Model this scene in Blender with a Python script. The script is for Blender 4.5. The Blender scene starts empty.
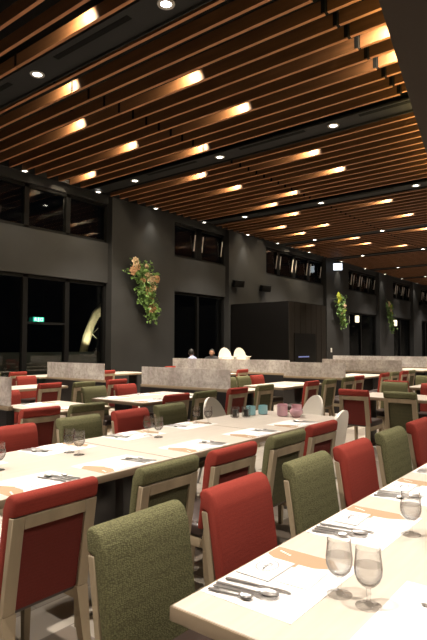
import bpy, bmesh, math, random
from mathutils import Vector, Matrix, Euler
random.seed(7)
sc = bpy.context.scene
COL = sc.collection
PI = math.pi
R = math.radians

# ------------------------------------------------------------------ camera
F = 533.0
PITCH = math.atan(26 / F)
HEAD = math.atan(423 / F * math.cos(PITCH))
cd = bpy.data.cameras.new('camera')
cam = bpy.data.objects.new('camera', cd)
COL.objects.link(cam)
cd.sensor_fit = 'VERTICAL'
cd.sensor_height = 36.0
cd.sensor_width = 24.0
cd.lens = F / 640 * 36.0
cd.clip_start = 0.05
cd.clip_end = 200
cam.location = (0, 0, 1.48)
cam.rotation_euler = (PI / 2 + PITCH, 0, HEAD - PI / 2)
sc.camera = cam
CF = Vector((math.cos(HEAD) * math.cos(PITCH), math.sin(HEAD) * math.cos(PITCH), math.sin(PITCH)))
CR = Vector((math.sin(HEAD), -math.cos(HEAD), 0))
CU = CR.cross(CF)
def seen(p, m=15):
    """is this point of the room inside the camera's frame?"""
    q = Vector(p) - Vector((0, 0, 1.48))
    d = q.dot(CF)
    if d < 0.2: return False
    x = 213.5 + F * q.dot(CR) / d
    y = 320 - F * q.dot(CU) / d
    return -m < x < 427 + m and -m < y < 640 + m

# ------------------------------------------------------------------ world + view
w = bpy.data.worlds.new('night')
sc.world = w
w.use_nodes = True
w.node_tree.nodes['Background'].inputs[0].default_value = (0.5, 0.55, 0.7, 1)
w.node_tree.nodes['Background'].inputs[1].default_value = 0.002
vs = sc.view_settings
vs.view_transform = 'Standard'
vs.look = 'None'
vs.exposure = 0.0
vs.gamma = 1.0
vs.use_curve_mapping = False
sc.cycles.max_bounces = 8
sc.cycles.diffuse_bounces = 4
sc.cycles.glossy_bounces = 4
sc.cycles.transmission_bounces = 8
sc.cycles.transparent_max_bounces = 16
sc.cycles.use_denoising = True
sc.cycles.sample_clamp_indirect = 4.0

# ------------------------------------------------------------------ light settings (used by the lamp builders below)
WARM = (1.0, 0.89, 0.77)
AMBER = (1.0, 0.80, 0.54)
P_DOWN = 1380      # round downlights in the dark channels
P_ACC = 330       # accent lamps between the slats
P_WALL = 130      # wall washers
P_COVE = 110       # warm strip in the cove

# ------------------------------------------------------------------ materials
def mat(name, col, rough=0.5, spec=0.5, metal=0.0, noise=None, bump=None, emit=None, coat=0.0):
    """noise=(scale, amount, stretch); bump=(kind, scale, strength)"""
    m = bpy.data.materials.new(name)
    m.use_nodes = True
    nt = m.node_tree
    b = nt.nodes['Principled BSDF']
    b.inputs['Base Color'].default_value = (*col, 1)
    b.inputs['Roughness'].default_value = rough
    b.inputs['Specular IOR Level'].default_value = spec
    b.inputs['Metallic'].default_value = metal
    b.inputs['Coat Weight'].default_value = coat
    tc = None
    if noise or bump:
        tc = nt.nodes.new('ShaderNodeTexCoord')
    if noise:
        sca, amt, stretch = noise
        mp = nt.nodes.new('ShaderNodeMapping')
        mp.inputs['Scale'].default_value = stretch
        nt.links.new(tc.outputs['Object'], mp.inputs[0])
        n = nt.nodes.new('ShaderNodeTexNoise')
        n.inputs['Scale'].default_value = sca
        n.inputs['Detail'].default_value = 5
        nt.links.new(mp.outputs[0], n.inputs['Vector'])
        r = nt.nodes.new('ShaderNodeValToRGB')
        r.color_ramp.elements[0].position = 0.3
        r.color_ramp.elements[1].position = 0.7
        r.color_ramp.elements[0].color = (*[c * (1 - amt) for c in col], 1)
        r.color_ramp.elements[1].color = (*[min(1, c * (1 + amt)) for c in col], 1)
        nt.links.new(n.outputs[0], r.inputs[0])
        nt.links.new(r.outputs[0], b.inputs['Base Color'])
    if bump:
        kind, sca, st = bump
        if kind == 'voronoi':
            n = nt.nodes.new('ShaderNodeTexVoronoi')
            n.inputs['Scale'].default_value = sca
            out = n.outputs['Distance']
        else:
            n = nt.nodes.new('ShaderNodeTexNoise')
            n.inputs['Scale'].default_value = sca
            out = n.outputs[0]
        nt.links.new(tc.outputs['Object'], n.inputs['Vector'])
        bp = nt.nodes.new('ShaderNodeBump')
        bp.inputs['Strength'].default_value = st
        bp.inputs['Distance'].default_value = 0.004
        nt.links.new(out, bp.inputs['Height'])
        nt.links.new(bp.outputs[0], b.inputs['Normal'])
    if emit:
        b.inputs['Emission Color'].default_value = (*emit[0], 1)
        b.inputs['Emission Strength'].default_value = emit[1]
    return m

def weave(name, col, scale, amt):
    """upholstery cloth: small woven cells, lighter on top of the yarn"""
    m = mat(name, col, 0.85, 0.25)
    nt = m.node_tree
    b = nt.nodes['Principled BSDF']
    tc = nt.nodes.new('ShaderNodeTexCoord')
    v = nt.nodes.new('ShaderNodeTexVoronoi')
    v.inputs['Scale'].default_value = scale
    v.inputs['Randomness'].default_value = 0.65
    mp = nt.nodes.new('ShaderNodeMapping')
    mp.inputs['Scale'].default_value = (0.8, 1, 1.2)
    nt.links.new(tc.outputs['Object'], mp.inputs[0])
    nt.links.new(mp.outputs[0], v.inputs['Vector'])
    r = nt.nodes.new('ShaderNodeValToRGB')
    r.color_ramp.elements[0].position = 0.15
    r.color_ramp.elements[1].position = 0.75
    r.color_ramp.elements[0].color = (*[c * (1 + 0.2 * amt) for c in col], 1)
    r.color_ramp.elements[1].color = (*[c * (1 - 0.45 * amt) for c in col], 1)
    nt.links.new(v.outputs['Distance'], r.inputs[0])
    nt.links.new(r.outputs[0], b.inputs['Base Color'])
    bp = nt.nodes.new('ShaderNodeBump')
    bp.invert = True
    bp.inputs['Strength'].default_value = 0.5
    bp.inputs['Distance'].default_value = 0.004
    nt.links.new(v.outputs['Distance'], bp.inputs['Height'])
    nt.links.new(bp.outputs[0], b.inputs['Normal'])
    return m

def schlick(nt, f0, gain=1.0):
    """reflectance of a thin sheet, the same from both sides"""
    lw = nt.nodes.new('ShaderNodeLayerWeight')
    lw.inputs[0].default_value = 0.5
    pw = nt.nodes.new('ShaderNodeMath'); pw.operation = 'POWER'; pw.inputs[1].default_value = 4.0
    nt.links.new(lw.outputs['Facing'], pw.inputs[0])
    ml = nt.nodes.new('ShaderNodeMath'); ml.operation = 'MULTIPLY_ADD'
    ml.inputs[1].default_value = (1 - f0) * gain; ml.inputs[2].default_value = f0
    nt.links.new(pw.outputs[0], ml.inputs[0])
    return lw, ml

def clear_glass(name, tint, edge, f0=0.04, gain=0.8, refr=0.0, ior=1.4):
    """thin drinking glass: clear face on, darker and shinier towards its edges (longer way through the glass)"""
    m = bpy.data.materials.new(name)
    m.use_nodes = True
    nt = m.node_tree
    nt.nodes.clear()
    out = nt.nodes.new('ShaderNodeOutputMaterial')
    tr = nt.nodes.new('ShaderNodeBsdfTransparent')
    gl = nt.nodes.new('ShaderNodeBsdfGlossy')
    gl.inputs['Roughness'].default_value = 0.04
    mx = nt.nodes.new('ShaderNodeMixShader')
    lw, ml = schlick(nt, f0, gain)
    rp = nt.nodes.new('ShaderNodeValToRGB')
    rp.color_ramp.elements[0].position = 0.50
    rp.color_ramp.elements[0].color = (*tint, 1)
    rp.color_ramp.elements[1].position = 0.95
    rp.color_ramp.elements[1].color = (*edge, 1)
    nt.links.new(lw.outputs['Facing'], rp.inputs[0])
    nt.links.new(rp.outputs[0], tr.inputs[0])
    nt.links.new(ml.outputs[0], mx.inputs[0])
    nt.links.new(tr.outputs[0], mx.inputs[1])
    nt.links.new(gl.outputs[0], mx.inputs[2])
    last = mx
    if refr > 0:
        gs = nt.nodes.new('ShaderNodeBsdfGlass')
        gs.inputs['IOR'].default_value = ior
        gs.inputs['Roughness'].default_value = 0.02
        m2 = nt.nodes.new('ShaderNodeMixShader'); m2.inputs[0].default_value = refr
        nt.links.new(mx.outputs[0], m2.inputs[1]); nt.links.new(gs.outputs[0], m2.inputs[2])
        last = m2
    nt.links.new(last.outputs[0], out.inputs[0])
    return m

M = {}
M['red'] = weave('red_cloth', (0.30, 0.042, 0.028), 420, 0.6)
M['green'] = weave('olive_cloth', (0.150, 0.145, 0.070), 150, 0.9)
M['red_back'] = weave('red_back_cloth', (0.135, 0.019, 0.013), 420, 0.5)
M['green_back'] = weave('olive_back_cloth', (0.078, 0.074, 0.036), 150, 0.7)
M['oak'] = mat('pale_oak', (0.31, 0.245, 0.16), 0.5, 0.4, noise=(9, 0.16, (1, 1, 0.12)))
M['vinyl'] = mat('dark_brown_vinyl', (0.035, 0.022, 0.018), 0.45, 0.5)
M['top'] = mat('cream_laminate', (0.60, 0.54, 0.465), 0.38, 0.4, noise=(3.0, 0.05, (1, 14, 1)))
M['edge'] = mat('oak_edging', (0.25, 0.19, 0.125), 0.5, 0.4)
M['black'] = mat('black_panel', (0.010, 0.009, 0.009), 0.35, 0.4)
M['paper'] = mat('white_paper', (0.86, 0.84, 0.82), 0.8, 0.2)
M['tan'] = mat('kraft_print', (0.41, 0.29, 0.185), 0.8, 0.2)
M['ink'] = mat('grey_ink', (0.16, 0.15, 0.15), 0.8, 0.2)
M['napkin'] = mat('white_napkin', (0.84, 0.83, 0.82), 0.9, 0.2)
M['steel'] = mat('polished_steel', (0.72, 0.70, 0.68), 0.30, 0.5, metal=0.85)
M['glass'] = clear_glass('drinking_glass', (0.98, 0.98, 0.98), (0.34, 0.32, 0.31), refr=0.07, ior=1.45)
M['water'] = clear_glass('water', (0.98, 0.98, 0.98), (0.55, 0.53, 0.51), 0.03, 0.5, refr=0.20, ior=1.33)
def coloured_glass(name, col):
    m = mat(name, col, 0.25, 0.5)
    b = m.node_tree.nodes['Principled BSDF']
    b.inputs['Transmission Weight'].default_value = 0.12
    b.inputs['Coat Weight'].default_value = 0.5
    return m
M['blue_glass'] = coloured_glass('blue_glass', (0.50, 0.92, 1.0))
M['pink_glass'] = coloured_glass('pink_glass', (1.0, 0.63, 0.71))
M['wax'] = mat('candle_wax', (0.8, 0.78, 0.72), 0.5)
M['bluewax'] = mat('blue_wax', (0.46, 0.88, 0.95), 0.5)
M['pinkwax'] = mat('pink_wax', (0.96, 0.66, 0.73), 0.5)
M['dark'] = mat('dark_filling', (0.03, 0.025, 0.02), 0.4)
M['plastic'] = mat('white_plastic', (0.80, 0.75, 0.66), 0.4, 0.5)
M['metal'] = mat('grey_metal', (0.32, 0.31, 0.30), 0.35, 0.5, metal=0.8)
M['slat'] = mat('slat_wood_shaded', (0.080, 0.036, 0.0145), 0.55, 0.25, noise=(5, 0.18, (3, 0.25, 3)))  # shade on the slat sides is put into this darker wood colour
M['slatedge'] = mat('slat_wood_lit', (0.31, 0.137, 0.062), 0.55, 0.3, noise=(5, 0.15, (3, 0.25, 3)))  # same slat wood, lightened to paint the light on the undersides
M['plenum'] = mat('black_ceiling', (0.006, 0.006, 0.006), 0.9, 0.1)
M['channel'] = mat('dark_channel', (0.012, 0.012, 0.012), 0.7, 0.2)
M['slot'] = mat('black_slot', (0.003, 0.003, 0.003), 0.8, 0.1)
M['bulk'] = mat('brown_bulkhead', (0.036, 0.028, 0.021), 0.8, 0.2)
M['wall'] = mat('grey_render', (0.0245, 0.0250, 0.0250), 0.62, 0.25, noise=(1.3, 0.12, (1, 1, 1)))
M['walldark'] = mat('dark_render', (0.05, 0.046, 0.04), 0.8, 0.3)
M['frame'] = mat('black_frame', (0.004, 0.004, 0.004), 0.5, 0.15)
M['alu'] = mat('light_aluminium', (0.62, 0.58, 0.54), 0.45, 0.5)
M['box'] = mat('black_cladding', (0.0025, 0.0022, 0.002), 0.5, 0.12)
M['boxp'] = mat('black_brown_cladding', (0.010, 0.008, 0.006), 0.5, 0.2)
M['lens'] = mat('lamp_lens', (1, 1, 1), 0.5, emit=((1.0, 0.93, 0.82), 14))
M['acclens'] = mat('accent_lens', (1, 1, 1), 0.5, emit=((1.0, 0.85, 0.6), 1.5))
M['trim'] = mat('lamp_trim', (0.35, 0.34, 0.32), 0.5)
M['can'] = mat('black_can', (0.004, 0.004, 0.004), 0.6, 0.08)
M['speaker'] = mat('black_speaker', (0.003, 0.003, 0.003), 0.6, 0.08)
M['exitg'] = mat('exit_green', (0.02, 0.3, 0.2), 0.5, emit=((0.02, 0.62, 0.42), 0.9))
M['exitw'] = mat('exit_white', (0.9, 1, 1), 0.5, emit=((0.75, 1.0, 0.92), 1.1))
M['signw'] = mat('sign_white', (0.9, 0.95, 1), 0.5, emit=((0.80, 0.90, 1.0), 2.2))
M['sconce'] = mat('sconce_glass', (1, 0.95, 0.8), 0.5, emit=((1.0, 0.88, 0.58), 1.6))
M['bluelit'] = mat('blue_display', (0.1, 0.12, 0.3), 0.5, emit=((0.25, 0.32, 0.70), 0.28))
M['leaf'] = mat('leaf_green', (0.11, 0.20, 0.05), 0.5, 0.4, noise=(6, 0.5, (1, 1, 1)))
M['petal'] = mat('peach_petal', (0.40, 0.24, 0.13), 0.6, 0.3, noise=(14, 0.35, (1, 1, 1)))
M['cream'] = mat('cream_petal', (0.60, 0.47, 0.32), 0.6, 0.3, noise=(14, 0.25, (1, 1, 1)))
M['lime'] = mat('lime_petal', (0.36, 0.40, 0.05), 0.6, 0.3, noise=(14, 0.3, (1, 1, 1)))
M['skin'] = mat('skin', (0.48, 0.26, 0.17), 0.55, 0.3)
M['hair'] = mat('black_hair', (0.012, 0.010, 0.009), 0.5)
M['shirt'] = mat('blue_shirt', (0.42, 0.48, 0.72), 0.8)
M['darkshirt'] = mat('dark_shirt', (0.03, 0.03, 0.035), 0.8)
M['bark'] = mat('pale_bark', (0.66, 0.57, 0.38), 0.8, 0.2, noise=(5, 0.35, (1, 1, 0.4)), bump=('noise', 14, 0.6))
M['earth'] = mat('dark_ground', (0.02, 0.02, 0.018), 0.9)
M['switch'] = mat('white_switch', (0.7, 0.69, 0.66), 0.5)

def pane_mat():
    m = bpy.data.materials.new('night_pane')
    m.use_nodes = True
    nt = m.node_tree
    nt.nodes.clear()
    out = nt.nodes.new('ShaderNodeOutputMaterial')
    tr = nt.nodes.new('ShaderNodeBsdfTransparent')
    tr.inputs[0].default_value = (0.75, 0.78, 0.76, 1)
    gl = nt.nodes.new('ShaderNodeBsdfGlossy')
    gl.inputs['Roughness'].default_value = 0.02
    gl.inputs['Color'].default_value = (0.8, 0.8, 0.8, 1)
    lw, fr = schlick(nt, 0.05, 0.7)
    mx = nt.nodes.new('ShaderNodeMixShader')
    nt.links.new(fr.outputs[0], mx.inputs[0])
    nt.links.new(tr.outputs[0], mx.inputs[1])
    nt.links.new(gl.outputs[0], mx.inputs[2])
    nt.links.new(mx.outputs[0], out.inputs[0])
    return m
M['pane'] = pane_mat()

def screen_mat():
    """hammered, milky screen glass: partly clear, partly frosted with cloudy flecks"""
    m = bpy.data.materials.new('screen_glass')
    m.use_nodes = True
    nt = m.node_tree
    nt.nodes.clear()
    out = nt.nodes.new('ShaderNodeOutputMaterial')
    tc = nt.nodes.new('ShaderNodeTexCoord')
    n1 = nt.nodes.new('ShaderNodeTexNoise')
    n1.inputs['Scale'].default_value = 2.2
    n1.inputs['Detail'].default_value = 3
    n2 = nt.nodes.new('ShaderNodeTexNoise')
    n2.inputs['Scale'].default_value = 15
    n2.inputs['Detail'].default_value = 6
    n2.inputs['Roughness'].default_value = 0.7
    for n in (n1, n2): nt.links.new(tc.outputs['Object'], n.inputs['Vector'])
    ma = nt.nodes.new('ShaderNodeMath'); ma.operation = 'MULTIPLY'
    nt.links.new(n1.outputs[0], ma.inputs[0]); nt.links.new(n2.outputs[0], ma.inputs[1])
    rp = nt.nodes.new('ShaderNodeValToRGB')
    rp.color_ramp.elements[0].position = 0.16; rp.color_ramp.elements[0].color = (0.50, 0.46, 0.43, 1)
    rp.color_ramp.elements[1].position = 0.36; rp.color_ramp.elements[1].color = (0.90, 0.86, 0.82, 1)
    nt.links.new(ma.outputs[0], rp.inputs[0])
    df = nt.nodes.new('ShaderNodeBsdfDiffuse')
    tl = nt.nodes.new('ShaderNodeBsdfTranslucent')
    nt.links.new(rp.outputs[0], df.inputs[0]); nt.links.new(rp.outputs[0], tl.inputs[0])
    mx1 = nt.nodes.new('ShaderNodeMixShader'); mx1.inputs[0].default_value = 0.35
    nt.links.new(df.outputs[0], mx1.inputs[1]); nt.links.new(tl.outputs[0], mx1.inputs[2])
    bp = nt.nodes.new('ShaderNodeBump'); bp.inputs['Strength'].default_value = 0.8; bp.inputs['Distance'].default_value = 0.02
    nt.links.new(n2.outputs[0], bp.inputs['Height'])
    rf = nt.nodes.new('ShaderNodeBsdfRefraction'); rf.inputs['Roughness'].default_value = 0.12; rf.inputs['IOR'].default_value = 1.08
    rf.inputs['Color'].default_value = (0.85, 0.82, 0.80, 1)
    nt.links.new(bp.outputs[0], rf.inputs['Normal'])
    gl = nt.nodes.new('ShaderNodeBsdfGlossy'); gl.inputs['Roughness'].default_value = 0.22
    nt.links.new(bp.outputs[0], gl.inputs['Normal'])
    mx2 = nt.nodes.new('ShaderNodeMixShader'); mx2.inputs[0].default_value = 0.22
    nt.links.new(rf.outputs[0], mx2.inputs[1]); nt.links.new(gl.outputs[0], mx2.inputs[2])
    mx3 = nt.nodes.new('ShaderNodeMixShader'); mx3.inputs[0].default_value = 0.55
    nt.links.new(mx2.outputs[0], mx3.inputs[1]); nt.links.new(mx1.outputs[0], mx3.inputs[2])
    nt.links.new(mx3.outputs[0], out.inputs[0])
    return m
M['screen'] = screen_mat()

def floor_mat():
    m = mat('floor_tile', (0.5, 0.45, 0.38), 0.35, 0.5)
    nt = m.node_tree
    b = nt.nodes['Principled BSDF']
    tc = nt.nodes.new('ShaderNodeTexCoord')
    br = nt.nodes.new('ShaderNodeTexBrick')
    br.inputs['Scale'].default_value = 1.0
    br.inputs['Brick Width'].default_value = 0.9
    br.inputs['Row Height'].default_value = 0.30
    br.inputs['Mortar Size'].default_value = 0.004
    br.inputs['Bias'].default_value = 0.15
    br.inputs['Color1'].default_value = (0.66, 0.61, 0.53, 1)
    br.inputs['Color2'].default_value = (0.22, 0.18, 0.145, 1)
    br.inputs['Mortar'].default_value = (0.25, 0.22, 0.19, 1)
    nt.links.new(tc.outputs['Object'], br.inputs['Vector'])
    nt.links.new(br.outputs[0], b.inputs['Base Color'])
    return m
M['floor'] = floor_mat()

# ------------------------------------------------------------------ mesh helpers
def new_bm(): return bmesh.new()

def box(bm, c, s, rot=None, bev=0.0, seg=2, mi=0):
    mtx = Matrix.Translation(Vector(c)) @ (rot.to_4x4() if rot else Matrix.Identity(4)) @ Matrix.Diagonal((*s, 1))
    r = bmesh.ops.create_cube(bm, size=1.0, matrix=mtx)
    vs_ = r['verts']
    fs = list({f for v in vs_ for f in v.link_faces})
    for f in fs: f.material_index = mi
    if bev > 0:
        es = list({e for v in vs_ for e in v.link_edges})
        bmesh.ops.bevel(bm, geom=es, offset=bev, segments=seg, profile=0.5, affect='EDGES')
    return bm

def prism(bm, pts, z0, z1, mi=0):
    """polygon in xy, extruded in z"""
    a = [bm.verts.new((x, y, z0)) for x, y in pts]
    b = [bm.verts.new((x, y, z1)) for x, y in pts]
    n = len(pts)
    fs = [bm.faces.new(a[::-1]), bm.faces.new(b)]
    for i in range(n):
        fs.append(bm.faces.new((a[i], a[(i + 1) % n], b[(i + 1) % n], b[i])))
    for f in fs: f.material_index = mi
    return a + b

def extrude_profile(bm, prof, x0, x1, bev=0.0, seg=3, mi=0):
    """profile of (y, z) extruded along x"""
    a = [bm.verts.new((x0, y, z)) for y, z in prof]
    b = [bm.verts.new((x1, y, z)) for y, z in prof]
    n = len(prof)
    bm.faces.new(a); bm.faces.new(b[::-1])
    for i in range(n):
        bm.faces.new((a[i], b[i], b[(i + 1) % n], a[(i + 1) % n]))
    vs_ = a + b
    bmesh.ops.recalc_face_normals(bm, faces=bm.faces[:])
    if bev > 0:
        es = list({e for v in vs_ for e in v.link_edges})
        bmesh.ops.bevel(bm, geom=es, offset=bev, segments=seg, profile=0.5, affect='EDGES')

def loft(bm, rings, close=True, cap=True, mi=0):
    prev = None
    first = None
    for ring in rings:
        cur = [bm.verts.new(p) for p in ring]
        if prev:
            n = len(cur)
            for i in range(n if close else n - 1):
                bm.faces.new((prev[i], prev[(i + 1) % n], cur[(i + 1) % n], cur[i])).material_index = mi
        else: first = cur
        prev = cur
    if cap:
        bm.faces.new(first[::-1]).material_index = mi
        bm.faces.new(prev).material_index = mi

def lathe(bm, prof, c=(0, 0, 0), n=20, cap0=True, cap1=True, mi=0):
    rings = [[(c[0] + r * math.cos(2 * PI * i / n), c[1] + r * math.sin(2 * PI * i / n), c[2] + z) for i in range(n)] for r, z in prof]
    prev = None
    for k, ring in enumerate(rings):
        cur = [bm.verts.new(p) for p in ring]
        if prev:
            for i in range(n):
                bm.faces.new((prev[i], prev[(i + 1) % n], cur[(i + 1) % n], cur[i])).material_index = mi
        elif cap0: bm.faces.new(cur[::-1]).material_index = mi
        prev = cur
    if cap1: bm.faces.new(prev).material_index = mi

def tube(bm, pts, rad, n=8, mi=0):
    pts = [Vector(p) for p in pts]
    rings = []
    for i, p in enumerate(pts):
        t = (pts[min(i + 1, len(pts) - 1)] - pts[max(i - 1, 0)]).normalized()
        a = t.orthogonal().normalized() if i == 0 else (a - t * a.dot(t)).normalized()
        b = t.cross(a)
        r = rad[i] if isinstance(rad, (list, tuple)) else rad
        rings.append([p + a * r * math.cos(2 * PI * k / n) + b * r * math.sin(2 * PI * k / n) for k in range(n)])
    loft(bm, rings, mi=mi)

def make(name, bm, mats, parent=None, smooth=True, sharp=40):
    bmesh.ops.recalc_face_normals(bm, faces=bm.faces[:])
    me = bpy.data.meshes.new(name)
    bm.to_mesh(me)
    bm.free()
    if not isinstance(mats, (list, tuple)): mats = [mats]
    for m in mats: me.materials.append(m)
    if smooth:
        me.polygons.foreach_set('use_smooth', [True] * len(me.polygons))
        me.set_sharp_from_angle(angle=R(sharp))
    o = bpy.data.objects.new(name, me)
    COL.objects.link(o)
    if parent: o.parent = parent
    return o

def empty(name, loc=(0, 0, 0), rz=0.0):
    o = bpy.data.objects.new(name, None)
    o.empty_display_size = 0.1
    o.location = loc
    o.rotation_euler = (0, 0, rz)
    COL.objects.link(o)
    return o

def tag(o, label, cat, group=None):
    o['label'] = label
    o['category'] = cat
    if group: o['group'] = group
    return o

def structure(name, bm, mats, parent=None, smooth=False):
    o = make(name, bm, mats, parent, smooth)
    if parent is None: o['kind'] = 'structure'
    return o

def copy_tree(o, parent=None):
    c = o.copy()
    for k in ('label', 'category', 'group'):
        if k in c: del c[k]
    COL.objects.link(c)
    c.parent = parent
    for ch in list(o.children):
        copy_tree(ch, c)
    return c

class Kind:
    """a prototype that is used in place the first time and copied after that"""
    def __init__(self, build): self.build, self.first, self.used = build, None, False
    def put(self, loc, rz=0.0):
        if self.first is None: self.first = self.build()
        o = copy_tree(self.first) if self.used else self.first
        self.used = True
        o.location = loc
        o.rotation_euler = (0, 0, rz)
        return o

def spot(loc, target, power, angle, blend=0.6, col=WARM, size=0.05):
    ld = bpy.data.lights.new('lamp_light', 'SPOT')
    ld.energy = power
    ld.spot_size = R(angle)
    ld.spot_blend = blend
    ld.color = col
    ld.shadow_soft_size = size
    o = bpy.data.objects.new('lamp_light', ld)
    o.location = loc
    d = Vector(target) - Vector(loc)
    o.rotation_euler = d.to_track_quat('-Z', 'Y').to_euler()
    COL.objects.link(o)
    return o

# ================================================================== SETTING
ZC = 5.98          # underside of the slats
WALL = 12.6        # window plane
U0, U1, V0 = -6.0, 44.0, -8.0

bm = new_bm(); box(bm, ((U0 + U1) / 2, (V0 + WALL) / 2, -0.05), (U1 - U0, WALL - V0 + 0.6, 0.1)); structure('floor', bm, M['floor'])
bm = new_bm(); box(bm, ((U0 + U1) / 2, (V0 + WALL) / 2, ZC + 0.62), (U1 - U0, WALL - V0 + 0.6, 0.1)); structure('ceiling', bm, M['plenum'])
bm = new_bm(); box(bm, (U0 - 0.1, (V0 + WALL) / 2, 3.3), (0.2, WALL - V0, 6.6)); structure('wall_back', bm, M['walldark'])
bm = new_bm(); box(bm, (U1 + 0.1, (V0 + WALL) / 2, 3.3), (0.2, WALL - V0, 6.6)); structure('wall_far', bm, M['walldark'])
bm = new_bm(); box(bm, ((U0 + U1) / 2, V0 - 0.1, 3.3), (U1 - U0, 0.2, 6.6)); structure('wall_right', bm, M['walldark'])

PILLARS = [(10.68, 13.48), (16.62, 19.3), (25.0, 27.7), (32.2, 34.6), (38.6, 40.4)]
BAYS = [(-6.0, 10.68), (13.48, 16.62), (19.3, 25.0), (27.7, 32.2), (34.6, 38.6), (40.4, 44.0)]
LOW_TOP, UP_BOT, UP_TOP = 3.4, 4.62, 5.84
bm = new_bm()
for a, b in PILLARS:
    box(bm, ((a + b) / 2, WALL + 0.05, 3.3), (b - a, 0.5, 6.6))
for a, b in BAYS:
    box(bm, ((a + b) / 2, WALL + 0.13, (LOW_TOP + UP_BOT) / 2), (b - a, 0.3, UP_BOT - LOW_TOP))
    box(bm, ((a + b) / 2, WALL + 0.13, (UP_TOP + 6.6) / 2), (b - a, 0.3, 6.6 - UP_TOP))
    box(bm, ((a + b) / 2, WALL + 0.13, 0.08), (b - a, 0.3, 0.16))
structure('wall_left', bm, M['wall'])

def window(n, a, b, z0, z1, mulls, sash=False, transom=None):
    fr = new_bm()
    y = WALL + 0.12
    t = 0.09
    box(fr, ((a + b) / 2, y, z0 + t / 2), (b - a, 0.12, t)); box(fr, ((a + b) / 2, y, z1 - t / 2), (b - a, 0.12, t))
    box(fr, (a + t / 2, y, (z0 + z1) / 2), (t, 0.12, z1 - z0)); box(fr, (b - t / 2, y, (z0 + z1) / 2), (t, 0.12, z1 - z0))
    for u, wd in mulls: box(fr, (u, y, (z0 + z1) / 2), (wd, 0.12, z1 - z0))
    if transom:
        for (ua, ub, z) in transom: box(fr, ((ua + ub) / 2, y, z), (ub - ua, 0.1, 0.06))
    o = structure('window_%d' % n, fr, M['frame'])
    edges = [a + t] + [e for u, wd in mulls for e in (u - wd / 2, u + wd / 2)] + [b - t]
    for i in range(0, len(edges), 2):
        ua, ub = edges[i], edges[i + 1]
        if ub - ua < 0.08: continue
        p = new_bm(); box(p, ((ua + ub) / 2, y + 0.02, (z0 + z1) / 2), (ub - ua, 0.012, z1 - z0 - 2 * t)); make('pane', p, M['pane'], o, False)
        if sash:
            for u in (ua + 0.05, ub - 0.05):
                s = new_bm(); tube(s, [(u, y - 0.10, z1 - 0.28), (u, y - 0.02, z0 + 0.36)], 0.022, 6); make('stay_bar', s, M['alu'], o)
    return o
W = 1
for i, (a, b) in enumerate(BAYS):
    if i == 0: m_up = [(u, 0.14) for u in (-4.5, -3.1, -1.7, -0.3, 1.1, 2.5, 3.8, 5.2, 6.6, 7.94, 9.27)]
    elif i == 1: m_up = [(15.08, 0.36)]
    else:
        n = 4 if i in (2, 3) else 3
        m_up = [(a + (b - a) * k / n, 0.22) for k in range(1, n)]
    window(W, a, b, UP_BOT, UP_TOP, m_up, sash=(i > 0)); W += 1
    m_lo = m_up if i == 0 else [((a + b) / 2, 0.10)]
    window(W, a, b, 0.16, LOW_TOP, m_lo, transom=[(8.01, 9.20, 2.10)] if i == 0 else None); W += 1

# ground outside the windows
bm = new_bm(); box(bm, (19, 17.0, -0.16), (60, 8, 0.1)); structure('ground', bm, M['earth'])

bm = new_bm(); box(bm, (8.5, 13.45, 0.6), (9, 0.2, 1.4)); structure('wall_outside', bm, M['earth'])

# ------------------------------------------------ slatted ceiling
CH = [-0.1, 4.98, 9.96, 15.2, 20.4, 25.5, 30.6, 35.7, 40.8]     # dark channels
def bulk_v(u): return 2.08 + 0.2 * (min(u, 14.0) - 5.55)           # edge line of the bulkhead
PITCH_U = 0.367
def slat_u():
    u = 5.72 - PITCH_U * 22
    while u < U1 - 0.2:
        if all(abs(u - c) > 0.34 for c in CH): yield u
        u += PITCH_U
SLATS = list(slat_u())
def bank(k): return sum(1 for c in CH if c < k)
banks = {}
for u in SLATS: banks.setdefault(bank(u), []).append(u)
J1, J2 = 7.72, 3.18
for k, us in banks.items():
    bm = new_bm()
    for u in us:
        e = bulk_v(u) + 0.02
        a = max(J2, e)
        box(bm, (u, (12.25 + J1) / 2 + 0.005, ZC + 0.10), (0.055, 12.25 - J1 - 0.01, 0.20))
        box(bm, (u, (J1 + a) / 2, ZC + 0.10), (0.055, J1 - a - 0.012, 0.20))
        if e < J2 - 0.05:     # short end pieces, set a little higher, beside the bulkhead
            box(bm, (u + 0.06, (J2 + e) / 2, ZC + 0.15), (0.055, J2 - e - 0.03, 0.20))
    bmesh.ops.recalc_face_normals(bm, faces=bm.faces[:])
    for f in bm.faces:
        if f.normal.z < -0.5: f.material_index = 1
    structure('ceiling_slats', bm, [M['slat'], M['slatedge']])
    bm = new_bm()
    for u in us:              # black joint plates and hangers
        for v in (J1, J2 + 0.02):
            if v > bulk_v(u): box(bm, (u, v, ZC + 0.115), (0.062, 0.06, 0.19))
    structure('ceiling_slat_joints', bm, M['can'])
for c in CH:
    bm = new_bm()
    box(bm, (c, (12.25 + V0) / 2, ZC + 0.07), (0.58, 12.25 - V0, 0.06), mi=0)
    for s in (-1, 1): box(bm, (c + s * 0.28, (12.25 + V0) / 2, ZC + 0.10), (0.02, 12.25 - V0, 0.2), mi=0)
    for v in (9.2, 6.2, 3.3): box(bm, (c - 0.1, v, ZC + 0.038), (0.10, 1.7, 0.006), mi=1)
    structure('ceiling_channel', bm, [M['channel'], M['slot']])
bm = new_bm(); box(bm, ((U0 + U1) / 2, 12.33, ZC + 0.3), (U1 - U0, 0.06, 0.56)); structure('ceiling_edge_trim', bm, M['channel'])
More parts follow.
